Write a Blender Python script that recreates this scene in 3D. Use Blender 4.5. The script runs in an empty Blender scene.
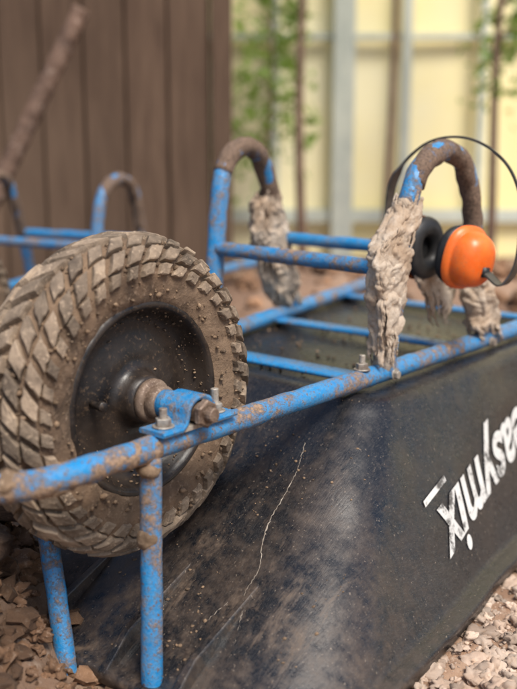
import bpy, math, random
from mathutils import Vector, Matrix, noise
from mathutils.bvhtree import BVHTree
random.seed(7)
scene=bpy.context.scene
rad=math.radians
def clamp(x,a=0.,b=1.): return max(a,min(b,x))
def lerp(a,b,t): return a+(b-a)*t

# ---------------------------------------------------------------- materials
def newmat(name):
    m=bpy.data.materials.new(name); m.use_nodes=True
    nt=m.node_tree; b=nt.nodes['Principled BSDF']
    return m,nt,b
def N(nt,t,**k):
    n=nt.nodes.new(t)
    for a,v in k.items(): setattr(n,a,v)
    return n
def noise_node(nt,scale,detail=6,rough=.6,dist=0,vec=None):
    n=N(nt,'ShaderNodeTexNoise'); n.inputs['Scale'].default_value=scale
    n.inputs['Detail'].default_value=detail; n.inputs['Roughness'].default_value=rough
    n.inputs['Distortion'].default_value=dist
    if vec is not None: nt.links.new(vec,n.inputs['Vector'])
    return n
def ramp(nt,src,stops,interp='LINEAR'):
    r=N(nt,'ShaderNodeValToRGB'); r.color_ramp.interpolation=interp
    e=r.color_ramp.elements
    while len(e)<len(stops): e.new(.5)
    for i,(p,c) in enumerate(stops):
        e[i].position=p
        if not isinstance(c,(tuple,list)): c=(c,c,c)
        e[i].color=(*c[:3],1)
    nt.links.new(src,r.inputs[0]); return r.outputs[0]
def mix(nt,f,a,b,mode='MIX'):
    m=N(nt,'ShaderNodeMix',data_type='RGBA',blend_type=mode)
    for s,v in ((m.inputs[0],f),(m.inputs[6],a),(m.inputs[7],b)):
        if hasattr(v,'is_linked'): nt.links.new(v,s)
        elif isinstance(v,(int,float)): s.default_value=v if s.type=='VALUE' else (v,v,v,1)
        else: s.default_value=(*v,1)
    return m.outputs[2]
def coords(nt,scale=None):
    t=N(nt,'ShaderNodeTexCoord').outputs['Object']
    if scale:
        mp=N(nt,'ShaderNodeMapping'); mp.inputs['Scale'].default_value=scale
        nt.links.new(t,mp.inputs[0]); return mp.outputs[0]
    return t
def bump(nt,b,src,strength,dist):
    bn=N(nt,'ShaderNodeBump'); bn.inputs['Strength'].default_value=strength; bn.inputs['Distance'].default_value=dist
    nt.links.new(src,bn.inputs['Height'])
    nt.links.new(bn.outputs[0],b.inputs['Normal']); return bn
def island(nt): return N(nt,'ShaderNodeNewGeometry').outputs['Random Per Island']

def mat_paint(name,dirt_lo=.5,dirt_hi=.6,mudcol=(.31,.205,.135),blue=(.009,.185,.46)):
    m,nt,b=newmat(name); v=coords(nt)
    n1=noise_node(nt,16,8,.7,.4,vec=v); n2=noise_node(nt,85,6,.78,.3,vec=v); n3=noise_node(nt,240,4,.6,vec=v)
    n4=noise_node(nt,7,3,.5,vec=v)
    mix12=mix(nt,.5,n1.outputs[0],n2.outputs[0]); mix12=mix(nt,.22,mix12,n4.outputs[0])
    f=ramp(nt,mix12,[(dirt_lo,0),(dirt_hi,1)])
    film=ramp(nt,mix12,[(dirt_lo-.06,0),(dirt_lo+.03,.32)])
    bl=mix(nt,ramp(nt,n2.outputs[0],[(.3,0),(.7,1)]),blue,(.020,.27,.56))
    mud=mix(nt,ramp(nt,n3.outputs[0],[(.3,0),(.7,1)]),tuple(c*.4 for c in mudcol),tuple(c*1.35 for c in mudcol))
    bl=mix(nt,film,bl,(.30,.27,.24))
    chip=ramp(nt,n3.outputs[0],[(.595,0),(.625,1)])
    bl=mix(nt,chip,bl,(.16,.10,.07))
    c=mix(nt,f,bl,mud); nt.links.new(c,b.inputs['Base Color'])
    nt.links.new(ramp(nt,f,[(0,.30),(.6,.9)]),b.inputs['Roughness'])
    h=mix(nt,.5,f,n3.outputs[0]); bump(nt,b,h,.8,.003)
    return m
M_blue=mat_paint('blue_paint_muddy',.497,.56)
M_blue_clean=mat_paint('blue_paint',.53,.61)
M_rust=mat_paint('rusty_mud_tube',.34,.45,(.17,.11,.075))
M_mudtube=mat_paint('mud_caked_tube',.43,.50,(.28,.185,.12))
def mat_simple(name,c1,c2,scale=30,rough=.9,bs=.6,bd=.004,c3=None,metal=0,stretch=None,detail=8,isl=0,big=None,damp=False):
    m,nt,b=newmat(name); v=coords(nt,stretch)
    n1=noise_node(nt,scale,detail,.65,vec=v); n2=noise_node(nt,scale*6,5,.7,vec=v)
    c=mix(nt,ramp(nt,n1.outputs[0],[(.33,0),(.67,1)]),c1,c2)
    if c3: c=mix(nt,ramp(nt,n2.outputs[0],[(.55,0),(.68,1)]),c,c3)
    if big: 
        nb=noise_node(nt,big[0],4,.6,vec=v); c=mix(nt,ramp(nt,nb.outputs[0],[(.40,0),(.62,.85)]),c,big[1])
    if isl:
        k=ramp(nt,island(nt),[(0,1-isl),(.5,1),(1,1+isl)]); c=mix(nt,1.0,c,k,'MULTIPLY')
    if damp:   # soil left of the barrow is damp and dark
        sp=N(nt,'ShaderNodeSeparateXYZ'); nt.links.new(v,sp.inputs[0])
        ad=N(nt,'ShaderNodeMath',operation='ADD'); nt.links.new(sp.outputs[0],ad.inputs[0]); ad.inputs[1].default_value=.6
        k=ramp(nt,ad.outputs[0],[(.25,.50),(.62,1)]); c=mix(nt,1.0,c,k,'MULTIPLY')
    nt.links.new(c,b.inputs['Base Color'])
    if isinstance(rough,tuple): nt.links.new(ramp(nt,n1.outputs[0],[(.3,rough[0]),(.7,rough[1])]),b.inputs['Roughness'])
    else: b.inputs['Roughness'].default_value=rough
    b.inputs['Metallic'].default_value=metal
    bump(nt,b,mix(nt,.4,n1.outputs[0],n2.outputs[0]),bs,bd)
    return m
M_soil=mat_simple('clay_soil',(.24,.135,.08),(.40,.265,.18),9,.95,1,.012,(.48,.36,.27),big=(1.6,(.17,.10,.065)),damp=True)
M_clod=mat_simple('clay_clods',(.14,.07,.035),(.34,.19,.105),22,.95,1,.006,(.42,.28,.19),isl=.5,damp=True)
M_pebble=mat_simple('pebbles',(.30,.20,.14),(.50,.40,.32),14,.9,.8,.003,(.38,.26,.18),isl=.4)
M_concrete=mat_simple('dried_concrete',(.40,.315,.235),(.64,.55,.45),38,.9,1,.004,(.36,.24,.155),big=(16,(.38,.265,.175)))
M_mud=mat_simple('mud',(.10,.062,.036),(.25,.165,.10),28,.85,.9,.004,(.32,.23,.155),isl=.35)
M_tyre=mat_simple('tyre_muddy_base',(.050,.031,.019),(.17,.105,.062),22,.85,1,.006,(.26,.18,.12),big=(9,(.22,.145,.09)))
M_lug=mat_simple('tyre_lugs_dusty',(.095,.068,.047),(.31,.23,.16),24,.8,.8,.004,(.42,.315,.22),isl=.3)
M_rim=mat_simple('rim_dirty',(.007,.006,.006),(.020,.015,.013),26,(.22,.6),.5,.002,(.10,.065,.04),big=(14,(.035,.024,.017)))
M_hub=mat_simple('hub_steel_rusty',(.10,.06,.04),(.28,.20,.145),50,.6,.6,.002,(.40,.31,.24),.3)
M_bolt=mat_simple('bolt_zinc',(.20,.16,.13),(.50,.46,.40),80,.5,.5,.001,(.25,.15,.09),.4)
M_orange=mat_simple('orange_plastic',(.82,.125,.012),(.9,.19,.03),35,(.3,.45),.12,.0006,(.62,.16,.05))
M_foam=mat_simple('black_cushion',(.012,.012,.013),(.035,.033,.032),60,.5,.3,.001)
M_band=mat_simple('steel_band',(.05,.05,.05),(.13,.12,.11),40,.4,.2,.0005,None,.6)
M_pole=mat_simple('weathered_pole',(.06,.032,.02),(.18,.105,.07),12,.8,.6,.003,(.3,.21,.16))
M_timber=mat_simple('rotten_timber',(.035,.02,.013),(.12,.07,.045),9,.9,1,.008,(.2,.13,.085),stretch=(1,6,6))
M_post=mat_simple('galvanised_post',(.46,.50,.45),(.66,.68,.58),6,.55,.1,.001,None,.1)
M_bark=mat_simple('bark',(.10,.055,.035),(.22,.14,.10),12,.9,.6,.004)
M_scratch=mat_simple('pale_scratch',(.16,.13,.10),(.40,.34,.28),60,.9,.5,.001)
def mat_leaf():
    m,nt,b=newmat('leaves'); v=coords(nt)
    n=noise_node(nt,3,4,.6,vec=v)
    nt.links.new(ramp(nt,n.outputs[0],[(.35,(.10,.18,.04)),(.65,(.28,.38,.09))]),b.inputs['Base Color'])
    b.inputs['Roughness'].default_value=.5
    tr=N(nt,'ShaderNodeBsdfTranslucent'); tr.inputs[0].default_value=(.38,.55,.12,1)
    mx=N(nt,'ShaderNodeMixShader'); mx.inputs[0].default_value=.45
    nt.links.new(b.outputs[0],mx.inputs[1]); nt.links.new(tr.outputs[0],mx.inputs[2])
    nt.links.new(mx.outputs[0],nt.nodes['Material Output'].inputs[0]); return m
M_leaf=mat_leaf()
def mat_tray():
    m,nt,b=newmat('black_plastic_dusty'); v=coords(nt)
    n1=noise_node(nt,5,8,.68,.3,vec=v); n2=noise_node(nt,45,8,.72,vec=v); n3=noise_node(nt,260,3,.6,vec=v)
    vs=coords(nt,(6,40,3)); n4=noise_node(nt,9,5,.7,.6,vec=vs)
    vt=coords(nt,(30,30,5)); n5=noise_node(nt,5,5,.7,.3,vec=vt)
    vr=coords(nt,(2.6,8,2.6)); n6=noise_node(nt,3.2,8,.72,.7,vec=vr)
    sp=N(nt,'ShaderNodeSeparateXYZ'); nt.links.new(v,sp.inputs[0])
    along=ramp(nt,sp.outputs[0],[(.0,1),(.12,.75),(.32,.22),(1,.2)])
    dust=ramp(nt,mix(nt,.42,n1.outputs[0],n2.outputs[0]),[(.455,0),(.62,.45)])
    streak=ramp(nt,mix(nt,.32,n6.outputs[0],n2.outputs[0]),[(.51,0),(.64,.6)])
    dust=mix(nt,1.0,dust,streak,'LIGHTEN')
    dust=mix(nt,1.0,dust,along,'MULTIPLY')
    spk=ramp(nt,n3.outputs[0],[(.65,0),(.71,.7)])
    scr=ramp(nt,n4.outputs[0],[(.49,0),(.5,.45),(.51,0)])
    stk=ramp(nt,n5.outputs[0],[(.50,0),(.74,.25)])
    base=mix(nt,stk,(.008,.009,.012),(.062,.06,.06))
    base=mix(nt,dust,base,(.17,.112,.072))
    base=mix(nt,spk,base,(.24,.19,.145))
    base=mix(nt,scr,base,(.16,.145,.13))
    nt.links.new(base,b.inputs['Base Color'])
    nt.links.new(ramp(nt,mix(nt,.35,dust,n2.outputs[0]),[(.08,.20),(.25,.34),(.55,.62)]),b.inputs['Roughness'])
    b.inputs['Specular IOR Level'].default_value=.6
    bump(nt,b,mix(nt,.5,n2.outputs[0],n4.outputs[0]),.25,.003)
    return m
M_tray=mat_tray()
def mat_white():
    m,nt,b=newmat('white_print'); v=coords(nt)
    n=noise_node(nt,55,9,.75,vec=v); n2=noise_node(nt,14,4,.6,vec=v)
    k=mix(nt,.4,n.outputs[0],n2.outputs[0])
    nt.links.new(ramp(nt,k,[(.41,(.09,.085,.08)),(.47,(.58,.565,.54)),(.6,(.68,.67,.64))]),b.inputs['Base Color'])
    b.inputs['Roughness'].default_value=.5; return m
M_white=mat_white()
def mat_boards():
    m,nt,b=newmat('brown_boards'); v=coords(nt,(14,1,1.2))
    n=noise_node(nt,3,8,.65,.5,vec=v); n2=noise_node(nt,.9,3,.5,vec=coords(nt))
    c=ramp(nt,n.outputs[0],[(.3,(.070,.042,.028)),(.7,(.135,.085,.056))])
    c=mix(nt,ramp(nt,n2.outputs[0],[(.4,0),(.65,.5)]),c,(.175,.116,.078))
    k=ramp(nt,island(nt),[(0,.85),(1,1.15)]); c=mix(nt,1.0,c,k,'MULTIPLY')
    nt.links.new(c,b.inputs['Base Color']); b.inputs['Roughness'].default_value=.85
    b.inputs['Specular IOR Level'].default_value=.2
    bump(nt,b,n.outputs[0],.3,.004); return m
M_boards=mat_boards()
def mat_panel():
    m,nt,b=newmat('cream_polycarbonate'); v=coords(nt)
    n=noise_node(nt,.9,4,.55,vec=v); n2=noise_node(nt,4,5,.6,vec=coords(nt,(1,1,.3)))
    c=ramp(nt,n.outputs[0],[(.35,(.94,.80,.36)),(.65,(.94,.87,.60))])
    c=mix(nt,ramp(nt,n2.outputs[0],[(.5,0),(.8,.35)]),c,(.80,.69,.42))
    nt.links.new(c,b.inputs['Base Color']); b.inputs['Roughness'].default_value=.45
    return m
M_panel=mat_panel()

# ---------------------------------------------------------------- mesh helpers
def empty(name,loc=(0,0,0)):
    e=bpy.data.objects.new(name,None); e.location=loc; e.empty_display_size=.1
    scene.collection.objects.link(e); return e
def obj(name,V,F,mat,parent=None,smooth=True,loc=None):
    me=bpy.data.meshes.new(name); me.from_pydata([tuple(v) for v in V],[],F); me.update()
    for m in (mat if isinstance(mat,list) else [mat]): me.materials.append(m)
    if smooth: me.polygons.foreach_set('use_smooth',[True]*len(me.polygons))
    o=bpy.data.objects.new(name,me); scene.collection.objects.link(o)
    if parent: o.parent=parent
    if loc: o.location=loc
    return o
def catmull(P,step=.008,closed=False):
    P=[Vector(p) for p in P]; out=[]
    n=len(P)
    for i in range(n-1):
        p0=P[i-1] if i>0 else P[0]*2-P[1]
        p1,p2=P[i],P[i+1]
        p3=P[i+2] if i+2<n else P[-1]*2-P[-2]
        k=max(2,int((p2-p1).length/step))
        for j in range(k):
            t=j/k
            out.append(.5*((2*p1)+(p2-p0)*t+(2*p0-5*p1+4*p2-p3)*t*t+(3*p1-p0-3*p2+p3)*t**3))
    out.append(P[-1]); return out
def sweep(path,prof,side=None,scale=None):
    V=[];F=[];n=len(path);k=len(prof)
    t=(path[1]-path[0]).normalized()
    ref=Vector(side) if side else (Vector((0,0,1)) if abs(t.z)<.9 else Vector((1,0,0)))
    for i,p in enumerate(path):
        a=path[max(0,i-1)];b=path[min(n-1,i+1)]
        t=(b-a).normalized()
        if side: r=(Vector(side)-t*Vector(side).dot(t)).normalized()
        else:
            r=(ref-t*ref.dot(t)).normalized(); ref=r
        q=t.cross(r)
        sc=scale(i/(n-1)) if scale else 1
        for (x,y) in prof: V.append(p+r*x*sc+q*y*sc)
    for i in range(n-1):
        for j in range(k):
            j2=(j+1)%k
            F.append((i*k+j,i*k+j2,(i+1)*k+j2,(i+1)*k+j))
    F.append(tuple(range(k))[::-1]); F.append(tuple((n-1)*k+j for j in range(k)))
    return V,F
def circ(r,k=16): return [(r*math.cos(2*math.pi*j/k),r*math.sin(2*math.pi*j/k)) for j in range(k)]
def tube(name,P,r,mat,parent,rough=.0006,smoothpath=True,step=.008,freq=40):
    path=catmull(P,step) if smoothpath else [Vector(P[0]).lerp(Vector(P[1]),i/30) for i in range(31)]
    V,F=sweep(path,circ(r))
    V=[v+Vector((noise.noise(v*freq),noise.noise(v*freq+Vector((9,0,0))),noise.noise(v*freq+Vector((0,9,0)))))*rough*2 for v in V]
    return obj(name,V,F,mat,parent)
def join(parts):
    V=[];F=[]
    for v,f in parts:
        o=len(V); V+=list(v); F+=[tuple(i+o for i in q) for q in f]
    return V,F
def cyl(c,axis,r,h,k=20,r2=None,bev=.12):
    c=Vector(c);ax=Vector(axis).normalized()
    r2=r if r2 is None else r2
    b=min(r,r2)*bev
    ps=[(0,r-b),(b,r),(h-b,r2),(h,r2-b)]
    ref=Vector((0,0,1)) if abs(ax.z)<.9 else Vector((1,0,0))
    x=(ref-ax*ref.dot(ax)).normalized(); y=ax.cross(x)
    V=[];F=[]
    for (d,rr) in ps:
        for j in range(k):
            a=2*math.pi*j/k; V.append(c+ax*d+x*rr*math.cos(a)+y*rr*math.sin(a))
    for i in range(3):
        for j in range(k): F.append((i*k+j,i*k+(j+1)%k,(i+1)*k+(j+1)%k,(i+1)*k+j))
    F.append(tuple(range(k))[::-1]);F.append(tuple(3*k+j for j in range(k)))
    return V,F
import bmesh
def box(c,d,rot=None,bev=.08):
    c=Vector(c);dx,dy,dz=[q/2 for q in d]; b=min(dx,dy,dz)*bev*2
    bm=bmesh.new(); bmesh.ops.create_cube(bm,size=1)
    for v in bm.verts: v.co=Vector((v.co.x*2*dx,v.co.y*2*dy,v.co.z*2*dz))
    if b>0: bmesh.ops.bevel(bm,geom=bm.edges[:],offset=b,segments=2,affect='EDGES')
    bm.verts.index_update()
    V=[v.co.copy() for v in bm.verts]
    if rot: V=[rot@v for v in V]
    V=[v+c for v in V]; F=[tuple(v.index for v in f.verts) for f in bm.faces]; bm.free()
    return V,F
def lathe_y(prof,k=96):
    V=[];F=[];n=len(prof)
    for j in range(k):
        a=2*math.pi*j/k
        for (r,y) in prof: V.append(Vector((r*math.cos(a),y,r*math.sin(a))))
    for j in range(k):
        j2=(j+1)%k
        for i in range(n-1): F.append((j*n+i,j*n+i+1,j2*n+i+1,j2*n+i))
    return V,F
def ico_template(sub):
    bm=bmesh.new(); bmesh.ops.create_icosphere(bm,subdivisions=sub,radius=1); bm.verts.index_update()
    V=[v.co.copy() for v in bm.verts];F=[tuple(v.index for v in f.verts) for f in bm.faces]; bm.free(); return V,F
ICO={s:ico_template(s) for s in (1,2,3,4)}
def rocks(items,sub=1,rough=.35,subbig=None,thr=.006):
    V=[];F=[]
    for (c,r) in items:
        sb=subbig if (subbig and r>thr) else sub
        TV,TF=ICO[sb]
        o=len(V); c=Vector(c); sd=Vector((random.uniform(0,99),random.uniform(0,99),random.uniform(0,99)))
        sx,sy,sz=random.uniform(.7,1.3),random.uniform(.7,1.3),random.uniform(.5,.95)
        R=Matrix.Rotation(random.uniform(0,6.28),3,'Z')@Matrix.Rotation(random.uniform(-.5,.5),3,'X')
        for t in TV:
            k=1+rough*noise.noise(t*1.4+sd)*1.6+ (rough*.7*noise.noise(t*3.2+sd) if sb>1 else 0)+(rough*.35*noise.noise(t*8+sd) if sb>2 else 0)
            V.append(c+R@Vector((t.x*sx,t.y*sy,t.z*sz))*r*k)
        F+=[(a+o,b+o,d+o) for a,b,d in TF]
    return V,F
def clump(name,items,mat,parent,voxel=.004,disp=.008,seed=0,nz=45):
    V=[];F=[];TV,TF=ICO[3]
    for c,r in items:
        o=len(V); V+=[Vector(c)+Vector((t.x*r[0],t.y*r[1],t.z*r[2])) for t in TV]; F+=[(a+o,b+o,d+o) for a,b,d in TF]
    ob=obj(name,V,F,mat,parent)
    rm=ob.modifiers.new('r','REMESH'); rm.mode='VOXEL'; rm.voxel_size=voxel; rm.use_smooth_shade=True
    dg=bpy.context.evaluated_depsgraph_get(); ev=ob.evaluated_get(dg); me=bpy.data.meshes.new_from_object(ev)
    ob.modifiers.clear(); ob.data=me
    off=Vector((seed*7.3,seed*3.1,0))
    ns=[v.normal.copy() for v in me.vertices]
    for v,nn in zip(me.vertices,ns):
        p=v.co
        d=noise.fractal(p*nz+off,1,2,4)*disp+ (noise.noise(p*nz*.35+off))*disp*1.4
        v.co=p+nn*d
    me.polygons.foreach_set('use_smooth',[True]*len(me.polygons))
    if not me.materials: me.materials.append(mat)
    return ob
def wrap(name,lev,v0,dv,hv,mat,parent,seed=0,rag=.035,fold=.0035,holes=.0):
    """crumpled torn sheet of dried render round a tube. lev: (z,s_lo,s_hi) top to bottom"""
    P=catmull([Vector((a,b,c)) for a,b,c in lev],.0020)
    K=120; V=[];F=[]; n=len(P); z0=P[0].x; z1=P[-1].x
    off=Vector((seed*11.3,seed*5.7,seed*2.9))
    for i,p in enumerate(P):
        t=i/(n-1)
        jl=.006*noise.fractal(Vector((p.x*38,seed*3.3,0)),1,2,4); jr=.006*noise.fractal(Vector((p.x*38,seed*3.3,7)),1,2,4)
        lo,hi=p.y+jl,p.z+jr
        c=(lo+hi)/2; hw=max(.006,(hi-lo)/2)
        vc=v0+dv*(z0-p.x)
        h=hv*lerp(.85,1,math.sin(t*math.pi))
        for j in range(K):
            a=2*math.pi*j/K; ca,sa=math.cos(a),math.sin(a)
            q=Vector((ca*hw*55,sa*1.1,p.x*42))+off
            wq=q+Vector((noise.noise(q*.9),noise.noise(q*.9+off),noise.noise(q*.9-off)))*.8
            r1=noise.noise(Vector((wq.x*.55,wq.y*.55,wq.z*.40)))
            r2=noise.noise(Vector((wq.z*.75+3,wq.x*.65,wq.y*.7)))
            d=fold*(.32-abs(r1))*2.1+fold*(.3-abs(r2))*1.5+fold*.5*noise.fractal(wq*2.2,1,2,4)
            e=.78
            x=math.copysign(abs(ca)**e,ca)*(hw+d*1.2); y=math.copysign(abs(sa)**e,sa)*(h+d)
            V.append(Vector((c+x,vc+y,p.x+noise.noise(q*.8)*.004)))
    for i in range(n-1):
        for j in range(K):
            a=2*math.pi*j/K; z=P[i].x
            r1=rag*(.5+1.3*noise.fractal(Vector((math.cos(a)*3.2,math.sin(a)*2.6,seed)),1,2,5))
            r0=rag*.5*(.5+1.1*noise.fractal(Vector((math.cos(a)*3,math.sin(a)*3,seed+9)),1,2,5))
            if z<z1+r1 or z>z0-r0: continue
            F.append((i*K+j,i*K+(j+1)%K,(i+1)*K+(j+1)%K,(i+1)*K+j))
    o=obj(name,V,F,mat,parent)
    md=o.modifiers.new('s','SOLIDIFY'); md.thickness=.0014; md.offset=-1
    return o

# ================================================================= WHEELBARROW
A=50
wb=empty('wheelbarrow',(-.08,1.122,0)); wb.rotation_euler=(0,0,rad(A))
RZ=.303; TR=.0145
rail=[(1.5,-.04,RZ+.0),(1.1,0,RZ),(.75,0,RZ),(.3,0,RZ),(0,0,RZ),(-.15,0,RZ),(-.215,.004,RZ),(-.252,.022,RZ),(-.274,.055,RZ),(-.28,.10,RZ),(-.274,.14,RZ),(-.252,.172,RZ),(-.215,.19,RZ),(-.12,.195,RZ),(0,.2,RZ),(.12,.235,RZ),(.3,.315,RZ),(.45,.37,RZ),(.75,.435,RZ),(1.1,.51,RZ),(1.5,.63,RZ)]
tube('frame_rail',rail,TR,M_blue,wb)
tube('rail_mud_crust',[(-.06,0,RZ-.001),(-.10,0,RZ-.001),(-.15,0,RZ-.001),(-.215,.004,RZ-.001),(-.252,.022,RZ),(-.274,.055,RZ),(-.28,.10,RZ),(-.274,.14,RZ),(-.252,.172,RZ)],.0150,M_mudtube,wb,.0018,freq=55)
for i,(a,b_) in enumerate([((1.5,-.04,RZ),(1.62,-.055,RZ)),((1.5,.63,RZ),(1.62,.665,RZ))]):
    tube('handle_grip_%d'%(i+1),[a,b_],.019,M_foam,wb,smoothpath=False)
near=[(.412,0,.295),(.428,0,.37),(.444,0,.45),(.471,0,.56),(.508,0,.606),(.568,0,.622),(.622,0,.604),(.652,0,.56),(.684,0,.443),(.729,0,.295)]
far=[(.440,.372,.295),(.455,.373,.45),(.472,.376,.56),(.500,.382,.606),(.552,.39,.625),(.602,.398,.606),(.635,.405,.56),(.69,.42,.443),(.75,.437,.295)]
tube('leg_hoop_1',near,.0155,M_blue,wb)
tube('leg_hoop_2',far,.0155,M_blue_clean,wb)
tube('leg_mud_sleeve_1',[(.480,0,.574),(.49,0,.589),(.51,0,.607),(.54,0,.618),(.568,0,.6225),(.60,0,.614),(.622,0,.605),(.640,0,.581),(.652,0,.56),(.668,0,.50),(.684,0,.443),(.70,0,.39)],.0168,M_rust,wb,.002)
tube('leg_mud_sleeve_2',[(.480,.378,.582),(.500,.382,.607),(.525,.386,.619),(.552,.39,.626),(.58,.394,.619),(.602,.398,.607),(.635,.405,.56),(.665,.413,.50),(.69,.42,.443)],.0168,M_rust,wb,.002)
tube('cross_brace_1',[(.444,.012,.452),(.455,.37,.455)],.0125,M_blue,wb,smoothpath=False)
tube('cross_brace_2',[(.683,.012,.452),(.688,.415,.452)],.0115,M_blue_clean,wb,smoothpath=False)
def strap(name,a,b_,w,mat):
    path=[Vector(a).lerp(Vector(b_),i/24) for i in range(25)]
    V,F=sweep(path,[(-w/2,-.003),(w/2,-.003),(w/2+.001,0),(w/2,.003),(-w/2,.003),(-w/2-.001,0)],side=(1,0,0))
    return obj(name,V,F,mat,wb)
strap('tray_strap_1',(.385,-.0,.2955),(.385,.335,.2955),.044,M_blue_clean)
strap('tray_strap_2',(.675,-.0,.2955),(.675,.42,.2955),.038,M_blue_clean)
strap('tray_strap_3',(1.0,-.0,.2955),(1.0,.48,.2955),.030,M_blue_clean)
tube('front_strut_1',[(-.066,-.002,RZ-.008),(-.082,-.012,-.01)],.0125,M_blue,wb,smoothpath=False)
tube('front_strut_2',[(-.062,.187,RZ-.005),(-.073,.184,.21),(-.088,.158,.145),(-.100,.130,.075),(-.111,.103,-.005)],.0125,M_blue,wb)
tube('strut_gusset',[(-.066,-.002,RZ-.015),(.0,.03,RZ+.002)],.006,M_rust,wb,smoothpath=False)
def bolt(c,ax,r=.007,h=.02):
    c=Vector(c);ax=Vector(ax).normalized()
    return join([cyl(c,ax,r*2.0,.002,20,bev=.05),cyl(c+ax*.002,ax,r*1.45,r*1.3,6,bev=.06),cyl(c+ax*.002,ax,r*.75,h,12)])
parts=[bolt((.355,0,RZ+TR-.001),(0,0,1),.006,.020),bolt((.742,.0,RZ+TR),(0,0,1),.006,.018),bolt((.36,.335,RZ+TR),(0,0,1),.006,.02),bolt((.76,.43,RZ+TR),(0,0,1),.006,.016),
       bolt((.42,-.014,RZ-.003),(0,-1,0),.0045,.005),bolt((.725,-.014,RZ-.003),(0,-1,0),.0045,.005)]
V,F=join(parts); obj('frame_bolts',V,F,M_bolt,wb,False)
def clampbr(v0,nm):
    AZ=.333
    pts=[(-.062,.320),(-.03,.320),(-.024,.325),(-.021,.335)]+[(-.021*math.cos(a),AZ+.002+.018*math.sin(a)) for a in [math.pi*i/10 for i in range(1,10)]]+[(.021,.335),(.024,.325),(.03,.320),(.062,.320)]
    path=[Vector((x,v0,z)) for x,z in pts]
    V,F=sweep(path,[(-.019,-.0028),(.019,-.0028),(.020,0),(.019,.0028),(-.019,.0028),(-.020,0)],side=(0,1,0))
    obj('axle_clamp_'+nm,V,F,M_blue_clean,wb,False)
    V,F=join([bolt((-.043,v0,.323),(0,0,1),.0065,.020),bolt((.043,v0,.323),(0,0,1),.0065,.026),box((0,v0,.3185),(.115,.034,.006))])
    obj('clamp_bolts_'+nm,V,F,M_bolt,wb,False)
clampbr(0,'1'); clampbr(.2,'2')
V,F=join([cyl((0,-.030,.334),(0,1,0),.0125,.265,20),cyl((0,-.040,.334),(0,1,0),.0085,.02,14),cyl((0,-.030,.334),(0,1,0),.017,.010,6)])
obj('axle',V,F,M_hub,wb,False)
V,F=cyl((0,.022,.334),(0,1,0),.0175,.022,24); obj('axle_collar',V,F,M_blue_clean,wb)

# --- WHEEL
WC=(0,.113,.334)
def tprof(ph,off=0):
    c,s=math.cos(ph),math.sin(ph)
    e=.82
    rr=math.copysign(abs(c)**e,c); yy=math.copysign(abs(s)**e,s)
    r=.146+.046*rr; y=.048*yy
    return r+off*c, y+off*s
prof=[tprof(-2.35+4.7*i/56) for i in range(57)]
V,F=lathe_y(prof,220)
V=[v+v.normalized()*(noise.fractal(v*34,1,2,4)*.0026)+Vector((0,(1 if v.y>0 else -1)*noise.fractal(v*40+Vector((3,3,3)),1,2,4)*.0022,0)) for v in V]
obj('tyre',V,F,M_tyre,wb,loc=WC)
def lug(V,F,th0,dth,p0,dp,skew,h):
    o=len(V)
    per=[(-1,-1),(-.33,-1),(.33,-1),(1,-1),(1,-.33),(1,.33),(1,1),(.33,1),(-.33,1),(-1,1),(-1,.33),(-1,-.33)]
    jt=[(random.uniform(-.13,.13),random.uniform(-.13,.13)) for _ in per]
    hh=h*random.uniform(.65,1.1)
    for (sc,of) in ((1.12,-.003),(1.0,hh*.55),(.92,hh*.92),(.76,hh)):
        for (a,b_),(ja,jb) in zip(per,jt):
            a_=(a+ja)*sc; bb=(b_+jb)*sc
            p=p0+dp*bb; t=th0+dth*a_+skew*bb
            r,y=tprof(p,of+random.uniform(-.0005,.0005))
            V.append(Vector((r*math.cos(t),y,r*math.sin(t))))
    r,y=tprof(p0,hh); V.append(Vector((r*math.cos(th0),y,r*math.sin(th0))))
    k=12
    for i in range(3):
        for j in range(k): F.append((o+i*k+j,o+i*k+(j+1)%k,o+(i+1)*k+(j+1)%k,o+(i+1)*k+j))
    for j in range(k): F.append((o+3*k+j,o+3*k+(j+1)%k,o+4*k))
V=[];F=[];NL=38; pt=2*math.pi/NL
for i in range(NL):
    t=i*pt
    lug(V,F,t,pt*.35,0,.17,.05,.009)
    for sg in (-1,1):
        lug(V,F,t+pt*.5,pt*.35,sg*.49,.20,sg*.05,.009)
        lug(V,F,t+pt*.02,pt*.35,sg*.97,.20,sg*.05,.0095)
        lug(V,F,t+pt*.5,pt*.28,sg*1.36,.13,sg*.02,.007)
obj('tyre_lugs',V,F,M_lug,wb,loc=WC,smooth=False)
items=[]
for _ in range(1500):
    t=random.uniform(0,6.283); p=random.gauss(-.7,.7)
    p=clamp(p,-1.9,1.6); r,y=tprof(p,random.uniform(-.002,.0035)); items.append(((r*math.cos(t),y,r*math.sin(t)),.0008+.0036*random.random()**2.6))
V,F=rocks(items,1,.5); obj('tyre_mud',V,F,M_mud,wb,loc=WC)
h=[(.122,.037),(.122,.041),(.116,.044),(.112,.043),(.109,.036),(.104,.026),(.100,.018),(.090,.013),(.078,.015),(.060,.020),(.048,.022),(.040,.022),(.034,.028),(.031,.036),(.029,.045),(.026,.047),(.0,.047)]
for sg,nm in ((-1,'1'),(1,'2')):
    V,F=lathe_y([(r,sg*y) for r,y in h],96)
    V=[v+Vector((0,noise.noise(v*35)*.0012,0)) for v in V]
    obj('rim_dish_'+nm,V,F,M_rim,wb,loc=WC)
V,F=join([cyl((0,-.045,0),(0,-1,0),.027,.012,28),cyl((0,-.056,0),(0,-1,0),.021,.016,28),cyl((0,.045,0),(0,1,0),.027,.014,28)])
obj('hub',V,F,M_hub,wb,loc=WC)
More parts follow.
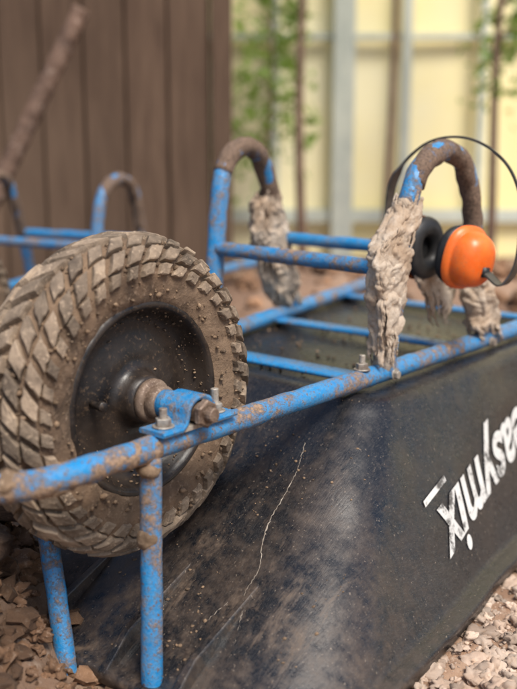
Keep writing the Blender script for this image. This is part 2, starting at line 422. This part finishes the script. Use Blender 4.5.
V,F=join([cyl((-.066,-.018,.004),(-.25,-1,.05),.0045,.024,12),cyl((-.068,-.034,.005),(-.25,-1,.05),.006,.010,12)])
obj('valve_stem',V,F,M_rim,wb,loc=WC)
items=[]
for _ in range(420):
    a=random.uniform(0,6.283); q=random.uniform(.03,.112) if random.random()<.35 else random.uniform(.09,.112)
    y=-(.022 if q<.05 else .016 if q<.095 else lerp(.016,.04,(q-.095)/.017))
    items.append(((q*math.cos(a),y-.0003,q*math.sin(a)),.0004+.0018*random.random()**2.5))
V,F=rocks(items,1,.5); obj('rim_mud',V,F,M_mud,wb,loc=WC)

# --- TRAY
ZT=.286; ZR=.028
TOP=dict(s0=.30,s1=1.08,n0=-.052,n1=-.035,f0=.385,f1=.56)
RIM=dict(s0=-.075,s1=1.22,n0=-.238,n1=-.055,f0=.45,f1=.67)
def quad(f,ins=0):
    g=lambda k:lerp(TOP[k],RIM[k],f)
    return [Vector((g('s0')+ins,g('n0')+ins)),Vector((g('s1')-ins,g('n1')+ins)),Vector((g('s1')-ins,g('f1')-ins)),Vector((g('s0')+ins,g('f0')-ins))]
def ring(f,ins,z,cr):
    Q=quad(f,ins); pts=[]
    for i in range(4):
        a,b_,c=Q[i-1],Q[i],Q[(i+1)%4]
        e0=(a-b_).normalized(); e1=(c-b_).normalized()
        p0=b_+e0*cr; p1=b_+e1*cr
        for j in range(17):
            t=j/16; pts.append((1-t)**2*p0+2*t*(1-t)*(b_*.86+(p0+p1)*.07)+t*t*p1)
        n_=Q[(i+1)%4]; q1=n_+(b_-n_).normalized()*cr
        for j in range(1,32):
            pts.append(p1.lerp(q1,j/32))
    return [Vector((p.x,p.y,z)) for p in pts]
R=[]
R.append(ring(0,.10,ZT-.007,.03)); R.append(ring(0,.065,ZT-.007,.035)); R.append(ring(0,.056,ZT-.001,.04)); R.append(ring(0,.03,ZT,.045))
R.append(ring(0,.012,ZT-.002,.055)); R.append(ring(0,.003,ZT-.007,.06)); R.append(ring(.02,0,ZT-.015,.065))
nf=30
for i in range(1,nf+1):
    f=i/nf; z=lerp(ZT-.015,ZR,f); R.append(ring(.02+.98*f,0.006*math.sin(f*math.pi),z,lerp(.065,.15,f)))
R.append(ring(1,-.004,ZR-.002,.152)); R.append(ring(1,-.022,ZR-.002,.165)); R.append(ring(1,-.026,ZR-.006,.167)); R.append(ring(1,-.027,ZR-.018,.168)); R.append(ring(1,-.022,ZR-.018,.165)); R.append(ring(1,-.015,ZR-.008,.16))
V=[];F=[];k=len(R[0])
for r in R: V+=r
for i in range(len(R)-1):
    for j in range(k): F.append((i*k+j,(i+1)*k+j,(i+1)*k+(j+1)%k,i*k+(j+1)%k))
F.append(tuple(range(k)))
def dent(v):
    return Vector((noise.noise(v*7),noise.noise(v*7+Vector((5,0,0))),noise.noise(v*7+Vector((0,5,0)))*.4))*.005+Vector((noise.noise(v*22),noise.noise(v*22+Vector((5,0,0))),0))*.0016
V=[v+dent(v) for v in V]
V=[Vector((v.x,v.y,min(v.z,.2905))) for v in V]
tray=obj('tray',V,F,M_tray,wb)
bvh=BVHTree.FromPolygons([tuple(v) for v in V],F)
def on_tray(p,off=.001):
    l,nn,i,dd=bvh.find_nearest(Vector(p))
    if nn.dot(Vector(p)-Vector((.5,.2,.1)))<0: nn=-nn
    return l+nn*off
def side_raw(s,z):
    f=clamp((ZT-.015-z)/(ZT-.015-ZR)); ff=.02+.98*f
    g=lambda kk:lerp(TOP[kk],RIM[kk],ff)
    t=(s-g('s0'))/(g('s1')-g('s0'))
    return Vector((s,lerp(g('n0'),g('n1'),t),z))
cu=bpy.data.curves.new('lettering','FONT'); cu.body='easymix'; cu.size=.118; cu.offset=.0028; cu.shear=.25; cu.space_character=1.0
to=bpy.data.objects.new('t',cu); scene.collection.objects.link(to)
dg=bpy.context.evaluated_depsgraph_get(); me=bpy.data.meshes.new_from_object(to.evaluated_get(dg)); bpy.data.objects.remove(to)
bm=bmesh.new(); bm.from_mesh(me); bmesh.ops.triangulate(bm,faces=bm.faces[:]); bmesh.ops.subdivide_edges(bm,edges=[e for e in bm.edges if e.calc_length()>.01],cuts=3); bmesh.ops.triangulate(bm,faces=bm.faces[:]); bm.to_mesh(me); bm.free()
x1=max(v.co.x for v in me.vertices)
S_END=.347; Z0=.100; sl=.17
def tmap(a,b_,off=.0016):
    s=S_END+(x1-a); z=Z0+(x1-a)*sl-b_+.03
    return on_tray(side_raw(s,z),off)
for v in me.vertices: v.co=tmap(v.co.x,v.co.y)
me.materials.clear(); me.materials.append(M_white)
lt=bpy.data.objects.new('lettering',me); scene.collection.objects.link(lt); lt.parent=wb
V=[];F=[]
for i in range(9):
    a=x1+.012-i*.010
    V.append(tmap(a,-.018)); V.append(tmap(a,-.026))
for i in range(8): F.append((2*i,2*i+1,2*i+3,2*i+2))
obj('lettering_bar',V,F,M_white,wb,False)
def front_s(z): 
    f=clamp((ZT-.015-z)/(ZT-.015-ZR)); return lerp(TOP['s0'],RIM['s0'],.02+.98*f)
for i,vv in enumerate((-.055,.055,.18,.30)):
    V=[]
    for w in (-.007,.007):
        V+=[Vector((front_s(.115)+.008,vv+w*.6,.115)),Vector((front_s(.03)-.030,vv+w,.022)),Vector((front_s(.03)+.03,vv+w,.022)),Vector((front_s(.06)-.032,vv+w*.8,.062))]
    F=[(0,2,1,3),(7,5,6,4),(0,4,6,2),(0,3,7,4),(3,1,5,7),(1,2,6,5)]
    o=obj('tray_rib_%d'%(i+1),V,F,M_tray,wb,False)
    md=o.modifiers.new('b','BEVEL'); md.width=.002; md.segments=2
def crack(name,pts,r,seed):
    path=catmull([on_tray((front_s(z),v,z),0) for v,z in pts],.003)
    rnd=random.Random(seed); out=[]
    for p in path: out.append(on_tray(p+Vector((rnd.uniform(-1,1)*.0008,rnd.uniform(-1,1)*.0010,0)),-.0002))
    V,F=sweep(out,circ(r,6),scale=lambda t:(.25+.6*math.sin(math.pi*min(1,max(0,t*.9+.08))))*(.3+1.5*abs(noise.noise(Vector((t*40,seed,0))))))
    obj(name,V,F,M_scratch,wb)
crack('scratch_1',[(.012,.235),(-.004,.208),(-.010,.185),(-.013,.165),(-.024,.145),(-.044,.125),(-.048,.105),(-.066,.085),(-.080,.065)],.0015,1)
crack('scratch_2',[(-.048,.105),(-.030,.088),(-.02,.065)],.0007,2)
items=[]
for _ in range(1100):
    z=random.uniform(.03,.25); v=random.uniform(-.17,.35)
    if noise.noise(Vector((v*9,z*9,3)))<random.uniform(-.2,.35): continue
    items.append((on_tray((front_s(z),v,z),0),.0005+.0026*random.random()**3.5))
V,F=rocks(items,1,.5); obj('tray_dirt_specks',V,F,M_mud,wb)

# --- dried concrete sheets on the legs
wrap('concrete_shell_1',[(.560,.450,.488),(.535,.432,.481),(.505,.396,.469),(.48,.377,.460),(.45,.386,.452),(.42,.378,.442),(.385,.388,.440),(.35,.386,.424),(.31,.394,.420)],-.002,0,.0175,M_concrete,wb,1,.035,.0052)
wrap('concrete_shell_2',[(.515,.400,.462),(.48,.367,.448),(.45,.366,.428),(.41,.378,.422),(.36,.380,.412),(.32,.388,.408)],-.014,0,.007,M_concrete,wb,2,.06,.0045)
wrap('concrete_shell_3',[(.44,.664,.702),(.41,.660,.712),(.37,.668,.735),(.335,.676,.755),(.305,.695,.775)],-.002,0,.0185,M_concrete,wb,3,.03,.0052)
wrap('concrete_shell_4',[(.445,.545,.68),(.42,.555,.675),(.39,.585,.67),(.36,.60,.66),(.335,.62,.65)],.035,.0,.005,M_concrete,wb,4,.06,.004)
wrap('concrete_shell_5',[(.545,.612,.652),(.51,.600,.668),(.47,.606,.690),(.43,.622,.710),(.39,.640,.728),(.35,.664,.744),(.315,.690,.752)],.405,.11,.018,M_concrete,wb,5,.035,.0055)
wrap('concrete_shell_6',[(.52,.592,.64),(.48,.582,.655),(.44,.602,.675),(.39,.62,.69)],.390,.10,.006,M_concrete,wb,6,.06,.0045)
clump('concrete_core_1',[((.462,0,.535),(.017,.0172,.02)),((.440,0,.49),(.022,.0155,.03)),((.428,0,.45),(.024,.0155,.034)),((.422,0,.405),(.020,.0155,.034)),((.412,0,.36),(.017,.0155,.035)),((.408,0,.325),(.014,.0152,.03))],M_concrete,wb,.003,.004,1,60)
clump('concrete_core_2',[((.645,.407,.52),(.022,.0165,.025)),((.658,.412,.48),(.026,.0165,.03)),((.675,.417,.44),(.026,.0165,.034)),((.69,.422,.40),(.028,.0165,.034)),((.705,.428,.36),(.026,.0165,.034)),((.72,.432,.325),(.022,.0165,.02)),((.69,0,.40),(.018,.0165,.03)),((.71,0,.35),(.024,.0165,.03)),((.735,0,.318),(.028,.0165,.012))],M_concrete,wb,.003,.004,3,60)
clump('mud_clump_1',[((-.245,.014,RZ+.004),(.016,.013,.012)),((-.19,.0,RZ-.01),(.02,.011,.009))],M_mud,wb,.003,.004,4,70)
clump('mud_clump_2',[((-.070,-.003,RZ-.022),(.016,.0145,.009)),((-.0755,-.005,.20),(.0125,.0135,.014))],M_mud,wb,.003,.003,5,70)
items=[]
for _ in range(700):
    s=random.uniform(.3,.95); v=random.uniform(-.03,.42)
    items.append(((s,v,ZT-.004),.0006+.003*random.random()**2.5))
V,F=rocks(items,1,.5); obj('tray_grit',V,F,M_mud,wb)
wb2=empty('wheelbarrow.001',(-.545,1.97,-.02)); wb2.rotation_euler=(0,0,rad(65.7)); wb2.scale=(.9,.9,.9)
for o in list(wb.children):
    if o.name.startswith(('lettering','tray_grit','tray_dirt','concrete','scratch','rail_mud')): continue
    c=o.copy(); scene.collection.objects.link(c); c.parent=wb2

# ================================================================= EAR MUFFS
em=empty('ear_muffs',(-.08,1.122,0)); em.rotation_euler=(0,0,rad(A))
def cup(name,c,dirv,rx,rz,dep,mat,e=.75,R_=Matrix.Identity(3)):
    V=[];F=[];k=44;n=16
    for i in range(n):
        t=i/(n-1)*math.pi/2
        rr=math.cos(t)**.55 if i<n-1 else 0; d=math.sin(t)**1.1
        for j in range(k):
            a=2*math.pi*j/k; ca,sa=math.cos(a),math.sin(a)
            x=math.copysign(abs(ca)**e,ca); z=math.copysign(abs(sa)**e,sa)
            V.append(Vector((rx*rr*x,dirv*dep*d,rz*rr*z)))
    for i in range(n-1):
        for j in range(k): F.append((i*k+j,i*k+(j+1)%k,(i+1)*k+(j+1)%k,(i+1)*k+j))
    F.append(tuple(range(k)))
    V=[R_@v+Vector(c) for v in V]
    return obj(name,V,F,mat,em)
def cushion(name,c,rx,rz,rt,mat,R_=Matrix.Identity(3),e=.85):
    V=[];F=[];k=40;m=12
    for j in range(k):
        a=2*math.pi*j/k; ca,sa=math.cos(a),math.sin(a)
        x=math.copysign(abs(ca)**e,ca); z=math.copysign(abs(sa)**e,sa)
        for i in range(m):
            b_=2*math.pi*i/m
            q=1-(rt/rx)*(1-math.cos(b_))
            V.append(Vector((rx*x*q,rt*math.sin(b_)*.95,rz*z*q)))
    for j in range(k):
        for i in range(m): F.append((j*m+i,j*m+(i+1)%m,((j+1)%k)*m+(i+1)%m,((j+1)%k)*m+i))
    V=[R_@v+Vector(c) for v in V]
    return obj(name,V,F,mat,em)
R1=Matrix.Rotation(rad(-20),3,'Z')@Matrix.Rotation(rad(8),3,'X')@Matrix.Rotation(.12,3,'Y')
C1=Vector((.583,-.030,.460))
def c1(y,x=0,z=0): return C1+R1@Vector((x,y,z))
cup('ear_cup_shell_1',c1(-.014),-1,.037,.044,.035,M_orange,.8,R1)
cup('ear_cup_rim_1',c1(-.003),-1,.0435,.0505,.016,M_orange,.8,R1)
V,F=cyl(c1(-.004),R1@Vector((0,1,0)),.039,.008,36); obj('ear_cup_plate_1',V,F,M_foam,em)
cushion('ear_cushion_1',c1(.012),.041,.048,.014,M_foam,R1)
V,F=cyl(c1(.0),R1@Vector((0,1,0)),.03,.008,32); obj('ear_foam_1',V,F,M_foam,em)
V,F=box(c1(-.049,.006,-.012),(.014,.005,.016),R1,.2); obj('ear_cup_pivot_1',V,F,M_foam,em)
R2=Matrix.Rotation(rad(-8),3,'Z')@Matrix.Rotation(-.1,3,'Y')
C2=Vector((.575,.046,.470))
def c2(y): return C2+R2@Vector((0,y,0))
cup('ear_cup_shell_2',c2(.010),1,.041,.048,.036,M_orange,.8,R2)
cup('ear_cup_rim_2',c2(0),1,.0435,.0505,.014,M_orange,.8,R2)
V,F=cyl(c2(-.008),R2@Vector((0,1,0)),.038,.01,36); obj('ear_cup_plate_2',V,F,M_foam,em)
cushion('ear_cushion_2',c2(-.014),.042,.050,.014,M_foam,R2)
CS=.583
arc=[tuple(c1(-.052,.006,-.012)),(CS-.008,-.102,.424),(CS,-.120,.452),(CS,-.126,.50),(CS,-.122,.550),(CS,-.100,.598),(CS,-.060,.630),(CS-.004,-.015,.6425),(CS-.006,.035,.634),(CS-.006,.078,.602),(CS-.008,.098,.565),(CS-.008,.103,.52),(CS-.008,.100,.485),(CS-.008,.094,.466)]
path=catmull(arc,.005)
V=[];F=[];n=len(path)
for i,p in enumerate(path):
    t=i/(n-1); a=path[max(0,i-1)];b_=path[min(n-1,i+1)]; tg=(b_-a).normalized()
    sd=Vector((1,0,0)); sd=(sd-tg*sd.dot(tg)).normalized(); up=tg.cross(sd)
    kk=clamp((.5-abs(t-.5)-.22)/.03)
    w=lerp(.011,.0020,kk); th=lerp(.0014,.0018,kk)
    for (x,y) in ((-w,-th),(w,-th),(w,th),(-w,th)): V.append(p+sd*x+up*y)
for i in range(n-1):
    for j in range(4): F.append((i*4+j,i*4+(j+1)%4,(i+1)*4+(j+1)%4,(i+1)*4+j))
F+= [(3,2,1,0),tuple((n-1)*4+j for j in range(4))]
obj('head_band',V,F,M_band,em,False)

# ================================================================= GROUND
def w2l(x,y):
    dx=x+.08;dy=y-1.122;c,s=math.cos(rad(A)),math.sin(rad(A)); return c*dx+s*dy,-s*dx+c*dy
def in_tray(x,y,m=0):
    s,v=w2l(x,y)
    if s<RIM['s0']-m or s>RIM['s1']+m: return False
    t=(s-RIM['s0'])/(RIM['s1']-RIM['s0'])
    return lerp(RIM['n0'],RIM['n1'],t)-m<v<lerp(RIM['f0'],RIM['f1'],t)+m
MOUNDS=[(.55,3.0,.75,.42,.20),(1.35,2.6,.6,.5,.22),(-.05,3.05,.4,.25,.11),(1.0,1.7,.25,.35,.05),(-1.5,2.6,.7,.6,.12)]
SPILL=[(-.50,1.27,.16,.22,.19),(-.40,1.06,.13,.13,.09),(-.335,1.22,.07,.10,.05),(-.62,1.0,.2,.2,.1)]
def gh(x,y):
    z=0
    for mx,my,sx,sy,hh in MOUNDS:
        q=((x-mx)/sx)**2+((y-my)/sy)**2
        if q<9: z+=hh*math.exp(-q)
    p=Vector((x,y,0))
    far=clamp((math.hypot(x,y-1.5)-6)/10)
    tr=in_tray(x,y,.04)
    amp=.35 if tr else 1
    z=z*(.25 if tr else 1)
    sp=0
    for mx,my,sx,sy,hh in SPILL:
        q=((x-mx)/sx)**2+((y-my)/sy)**2
        if q<9: sp+=hh*math.exp(-q)
    z+=(noise.fractal(p*3.5,1,2,3)*.016+noise.fractal(p*16,1,2.1,3)*.010)*amp*(1-far)
    z+=(noise.fractal(p*55,1,2,3)*.0045)*(1-far)
    if tr: z=min(z,.004)
    z+=sp*(1+.35*noise.fractal(p*14,1,2,3)+.15*noise.fractal(p*50,1,2,3))
    return z-.004
n=400
ts=[-1+2*i/n for i in range(n+1)]
X=[.2+1.5*t+45*abs(t)**7*(1 if t>0 else -1) for t in ts]; Y=[1.6+1.6*t+45*abs(t)**7*(1 if t>0 else -1) for t in ts]
V=[Vector((x,y,gh(x,y))) for y in Y for x in X]
F=[(j*(n+1)+i,j*(n+1)+i+1,(j+1)*(n+1)+i+1,(j+1)*(n+1)+i) for j in range(n) for i in range(n)]
obj('ground',V,F,M_soil)
items=[]
while len(items)<8500:
    if random.random()<.7: x=random.uniform(.05,.75);y=random.uniform(.85,1.7)
    else: x=random.uniform(-.1,1.2);y=random.uniform(.75,2.2)
    if in_tray(x,y,.014): continue
    r=.0011+.0125*random.random()**6
    items.append(((x,y,gh(x,y)+r*.2),r))
V,F=rocks(items,1,.55,3,.0042); obj('gravel',V,F,M_pebble,smooth=True)
items=[]
while len(items)<3800:
    x=random.gauss(-.45,.2);y=random.uniform(.8,1.7)
    if in_tray(x,y,.02) and gh(x,y)<.03: continue
    r=.002+.017*random.random()**5
    items.append(((x,y,gh(x,y)+r*.25),r))
while len(items)<5200:
    x=random.uniform(-2.,2.8);y=random.uniform(2.2,3.9)
    if in_tray(x,y,.02): continue
    r=.006+.035*random.random()**3
    items.append(((x,y,gh(x,y)+r*.3),r))
V,F=rocks(items,2,.6); obj('clay_clods',V,F,M_clod,smooth=False)
items=[]
for (x,y,r) in [(-.37,1.15,.030),(-.31,1.20,.022),(-.41,1.24,.040),(-.34,1.10,.020),(-.30,1.13,.016),(-.45,1.14,.034),(-.27,1.10,.014),(-.36,1.04,.024),(-.48,1.05,.03),(-.33,1.27,.020),(-.24,1.07,.012),(-.30,1.03,.018)]:
    items.append(((x,y,gh(x,y)+r*.35),r))
V,F=rocks(items,4,.75); obj('clay_rubble',V,F,M_clod)
def timber(name,c,d,rz,ry,seed):
    nx=40; V=[];F=[]
    R_=Matrix.Rotation(rad(rz),3,'Z')@Matrix.Rotation(rad(ry),3,'Y')
    k=24
    for i in range(nx+1):
        t=i/nx; u=(t-.5)*d[0]
        sc=1-.35*(max(0,abs(t-.5)*2-.8)/.2)*(.5+noise.noise(Vector((t*9,seed,0))))
        for j in range(k):
            a=2*math.pi*j/k; ca,sa=math.cos(a),math.sin(a); e=.35
            y=math.copysign(abs(ca)**e,ca)*d[1]/2*sc; z=math.copysign(abs(sa)**e,sa)*d[2]/2*sc
            q=Vector((u*12,y*70,z*70+seed))
            dd=noise.fractal(q,1,2,4)*.0035
            V.append(Vector(c)+R_@Vector((u+noise.noise(Vector((y*150,z*150,seed)))*.008,y+dd,z+dd)))
    for i in range(nx):
        for j in range(k): F.append((i*k+j,i*k+(j+1)%k,(i+1)*k+(j+1)%k,(i+1)*k+j))
    F.append(tuple(range(k))[::-1]);F.append(tuple(nx*k+j for j in range(k)))
    obj(name,V,F,M_timber)
timber('broken_timber',(-.37,1.27,gh(-.37,1.27)+.024),(.20,.055,.034),12,8,1)
timber('broken_timber.001',(-.40,1.14,gh(-.40,1.14)+.022),(.22,.045,.028),-22,10,2)

# ================================================================= SETTING
Vp=[]
xb=-.165; k=0
while xb>-5:
    w=.142
    Vp.append(box((xb-w/2,3.50+.002*random.uniform(-1,1),1.35),(w-.007,.03,2.9),bev=.12)); xb-=w; k+=1
Vp.append(box((-2.6,3.535,1.35),(4.87,.02,2.88),bev=0))
V,F=join(Vp); ww=obj('wooden_wall',V,F,M_boards,smooth=False)
V,F=box((-.125,3.50,1.35),(.07,.075,2.95)); o=obj('corner_post',V,F,M_boards,ww,False)
gw=empty('greenhouse_wall',(0,0,0))
V=[];F=[]
nx=60
for i in range(nx+1):
    x=-1.2+9*i/nx; yy=5.3+.006*math.sin(x*3)
    V+=[Vector((x,yy,0)),Vector((x,yy,4.2))]
for i in range(nx): F.append((2*i,2*i+2,2*i+3,2*i+1))
obj('panels',V,F,M_panel,gw)
Vp=[]
for x,w in ((.085,.035),(.43,.11),(.745,.05),(1.13,.035),(1.55,.11),(2.6,.11),(3.7,.11),(-.7,.11)):
    Vp.append(box((x,5.22,2.1),(w,.05,4.2),bev=.1))
V,F=join(Vp); obj('posts',V,F,M_post,gw,False)
Vp=[]
for z,h_ in ((.22,.07),(1.12,.03),(4.2,.08)):
    Vp.append(box((3.3,5.262,z),(9,.03,h_),bev=.1))
V,F=join(Vp); obj('rails',V,F,M_post,gw,False)

def sapling(x,y,H,r0,leafz,nleaf,spread,lean=0,seed=1,low=0,bias=0):
    rnd=random.Random(seed); V=[];F=[];mi=[]
    P=[Vector((x+lean*t+.02*math.sin(t*7+seed),y+.02*math.cos(t*5+seed),H*t-.03)) for t in [i/8 for i in range(9)]]
    def add(path,r):
        v,f=sweep(catmull(path,.06),circ(r,8),scale=lambda t:1-.75*t)
        o=len(V); V.extend(v); F.extend([tuple(i+o for i in q) for q in f]); mi.extend([0]*len(f))
    add(P,r0); tips=[]
    for i in range(11):
        t=lerp(leafz,1,(i+.3)/11); p=P[int(t*8)].lerp(P[min(8,int(t*8)+1)],t*8-int(t*8))
        a=rnd.uniform(0,6.28); L=spread*rnd.uniform(.5,1)*(1.15-.5*t)
        q=p+Vector((math.cos(a)*L+bias*L,math.sin(a)*L*.6,L*.35)); m_=p.lerp(q,.5)+Vector((0,0,.05))
        add([p,m_,q],r0*.35); tips.append((m_,L*.45)); tips.append((q,L*.4))
    for i in range(nleaf):
        c,rr=rnd.choice(tips)
        c=c+Vector((rnd.gauss(0,rr*.6),rnd.gauss(0,rr*.5),rnd.gauss(-low*.3,rr*.7+low*.3)))
        L=rnd.uniform(.03,.07); d=Vector((rnd.uniform(-1,1),rnd.uniform(-1,1),rnd.uniform(-1,.4))).normalized()
        s_=d.cross(Vector((rnd.uniform(-1,1),rnd.uniform(-1,1),rnd.uniform(-1,1)))).normalized()*L*.32
        o=len(V); V.extend([c,c+d*L*.5+s_,c+d*L,c+d*L*.5-s_]); F.append((o,o+1,o+2,o+3)); mi.append(1)
    ob=obj('sapling_tree',V,F,[M_bark,M_leaf]); ob.data.polygons.foreach_set('material_index',mi); return ob
sapling(.205,4.55,2.9,.024,.55,400,.30,-.02,3,.2)
sapling(.60,4.6,3.2,.018,.62,400,.4,-.04,5)
sapling(1.00,4.4,2.4,.024,.36,1400,.30,.06,8,.12)
sapling(.03,4.8,2.0,.012,.28,1100,.24,.03,11,.22)

tube('wooden_pole',[(-1.0,2.72,-.08),(-.724,2.83,.505),(-.494,2.93,.985)],.026,M_pole,None,.0015)

# ================================================================= LIGHT / CAMERA
w=bpy.data.worlds.new('World'); scene.world=w; w.use_nodes=True
nt=w.node_tree; bg=nt.nodes['Background']; sk=nt.nodes.new('ShaderNodeTexSky'); sk.sky_type='NISHITA'; sk.sun_disc=False
el,az=57,152
sk.sun_elevation=rad(el); sk.sun_rotation=rad(az); sk.dust_density=2; sk.air_density=1
nt.links.new(sk.outputs[0],bg.inputs[0]); bg.inputs[1].default_value=.15
sl_=bpy.data.lights.new('sun','SUN'); sl_.energy=4.7; sl_.angle=rad(22); sl_.color=(1,.945,.86)
so=bpy.data.objects.new('sun',sl_); scene.collection.objects.link(so)
d=Vector((math.sin(rad(az))*math.cos(rad(el)),math.cos(rad(az))*math.cos(rad(el)),math.sin(rad(el))))
so.rotation_euler=d.to_track_quat('Z','Y').to_euler()
cd=bpy.data.cameras.new('camera'); cam=bpy.data.objects.new('camera',cd); scene.collection.objects.link(cam)
cam.location=(0,0,.65); cam.rotation_euler=(rad(90-12),0,0)
cd.sensor_fit='VERTICAL'; cd.sensor_height=24; cd.lens=34.83; cd.clip_start=.02; cd.clip_end=500
cd.dof.use_dof=True; cd.dof.focus_distance=1.28; cd.dof.aperture_fstop=1.8
scene.camera=cam
scene.view_settings.view_transform='Standard'; scene.view_settings.look='None'; scene.view_settings.exposure=0
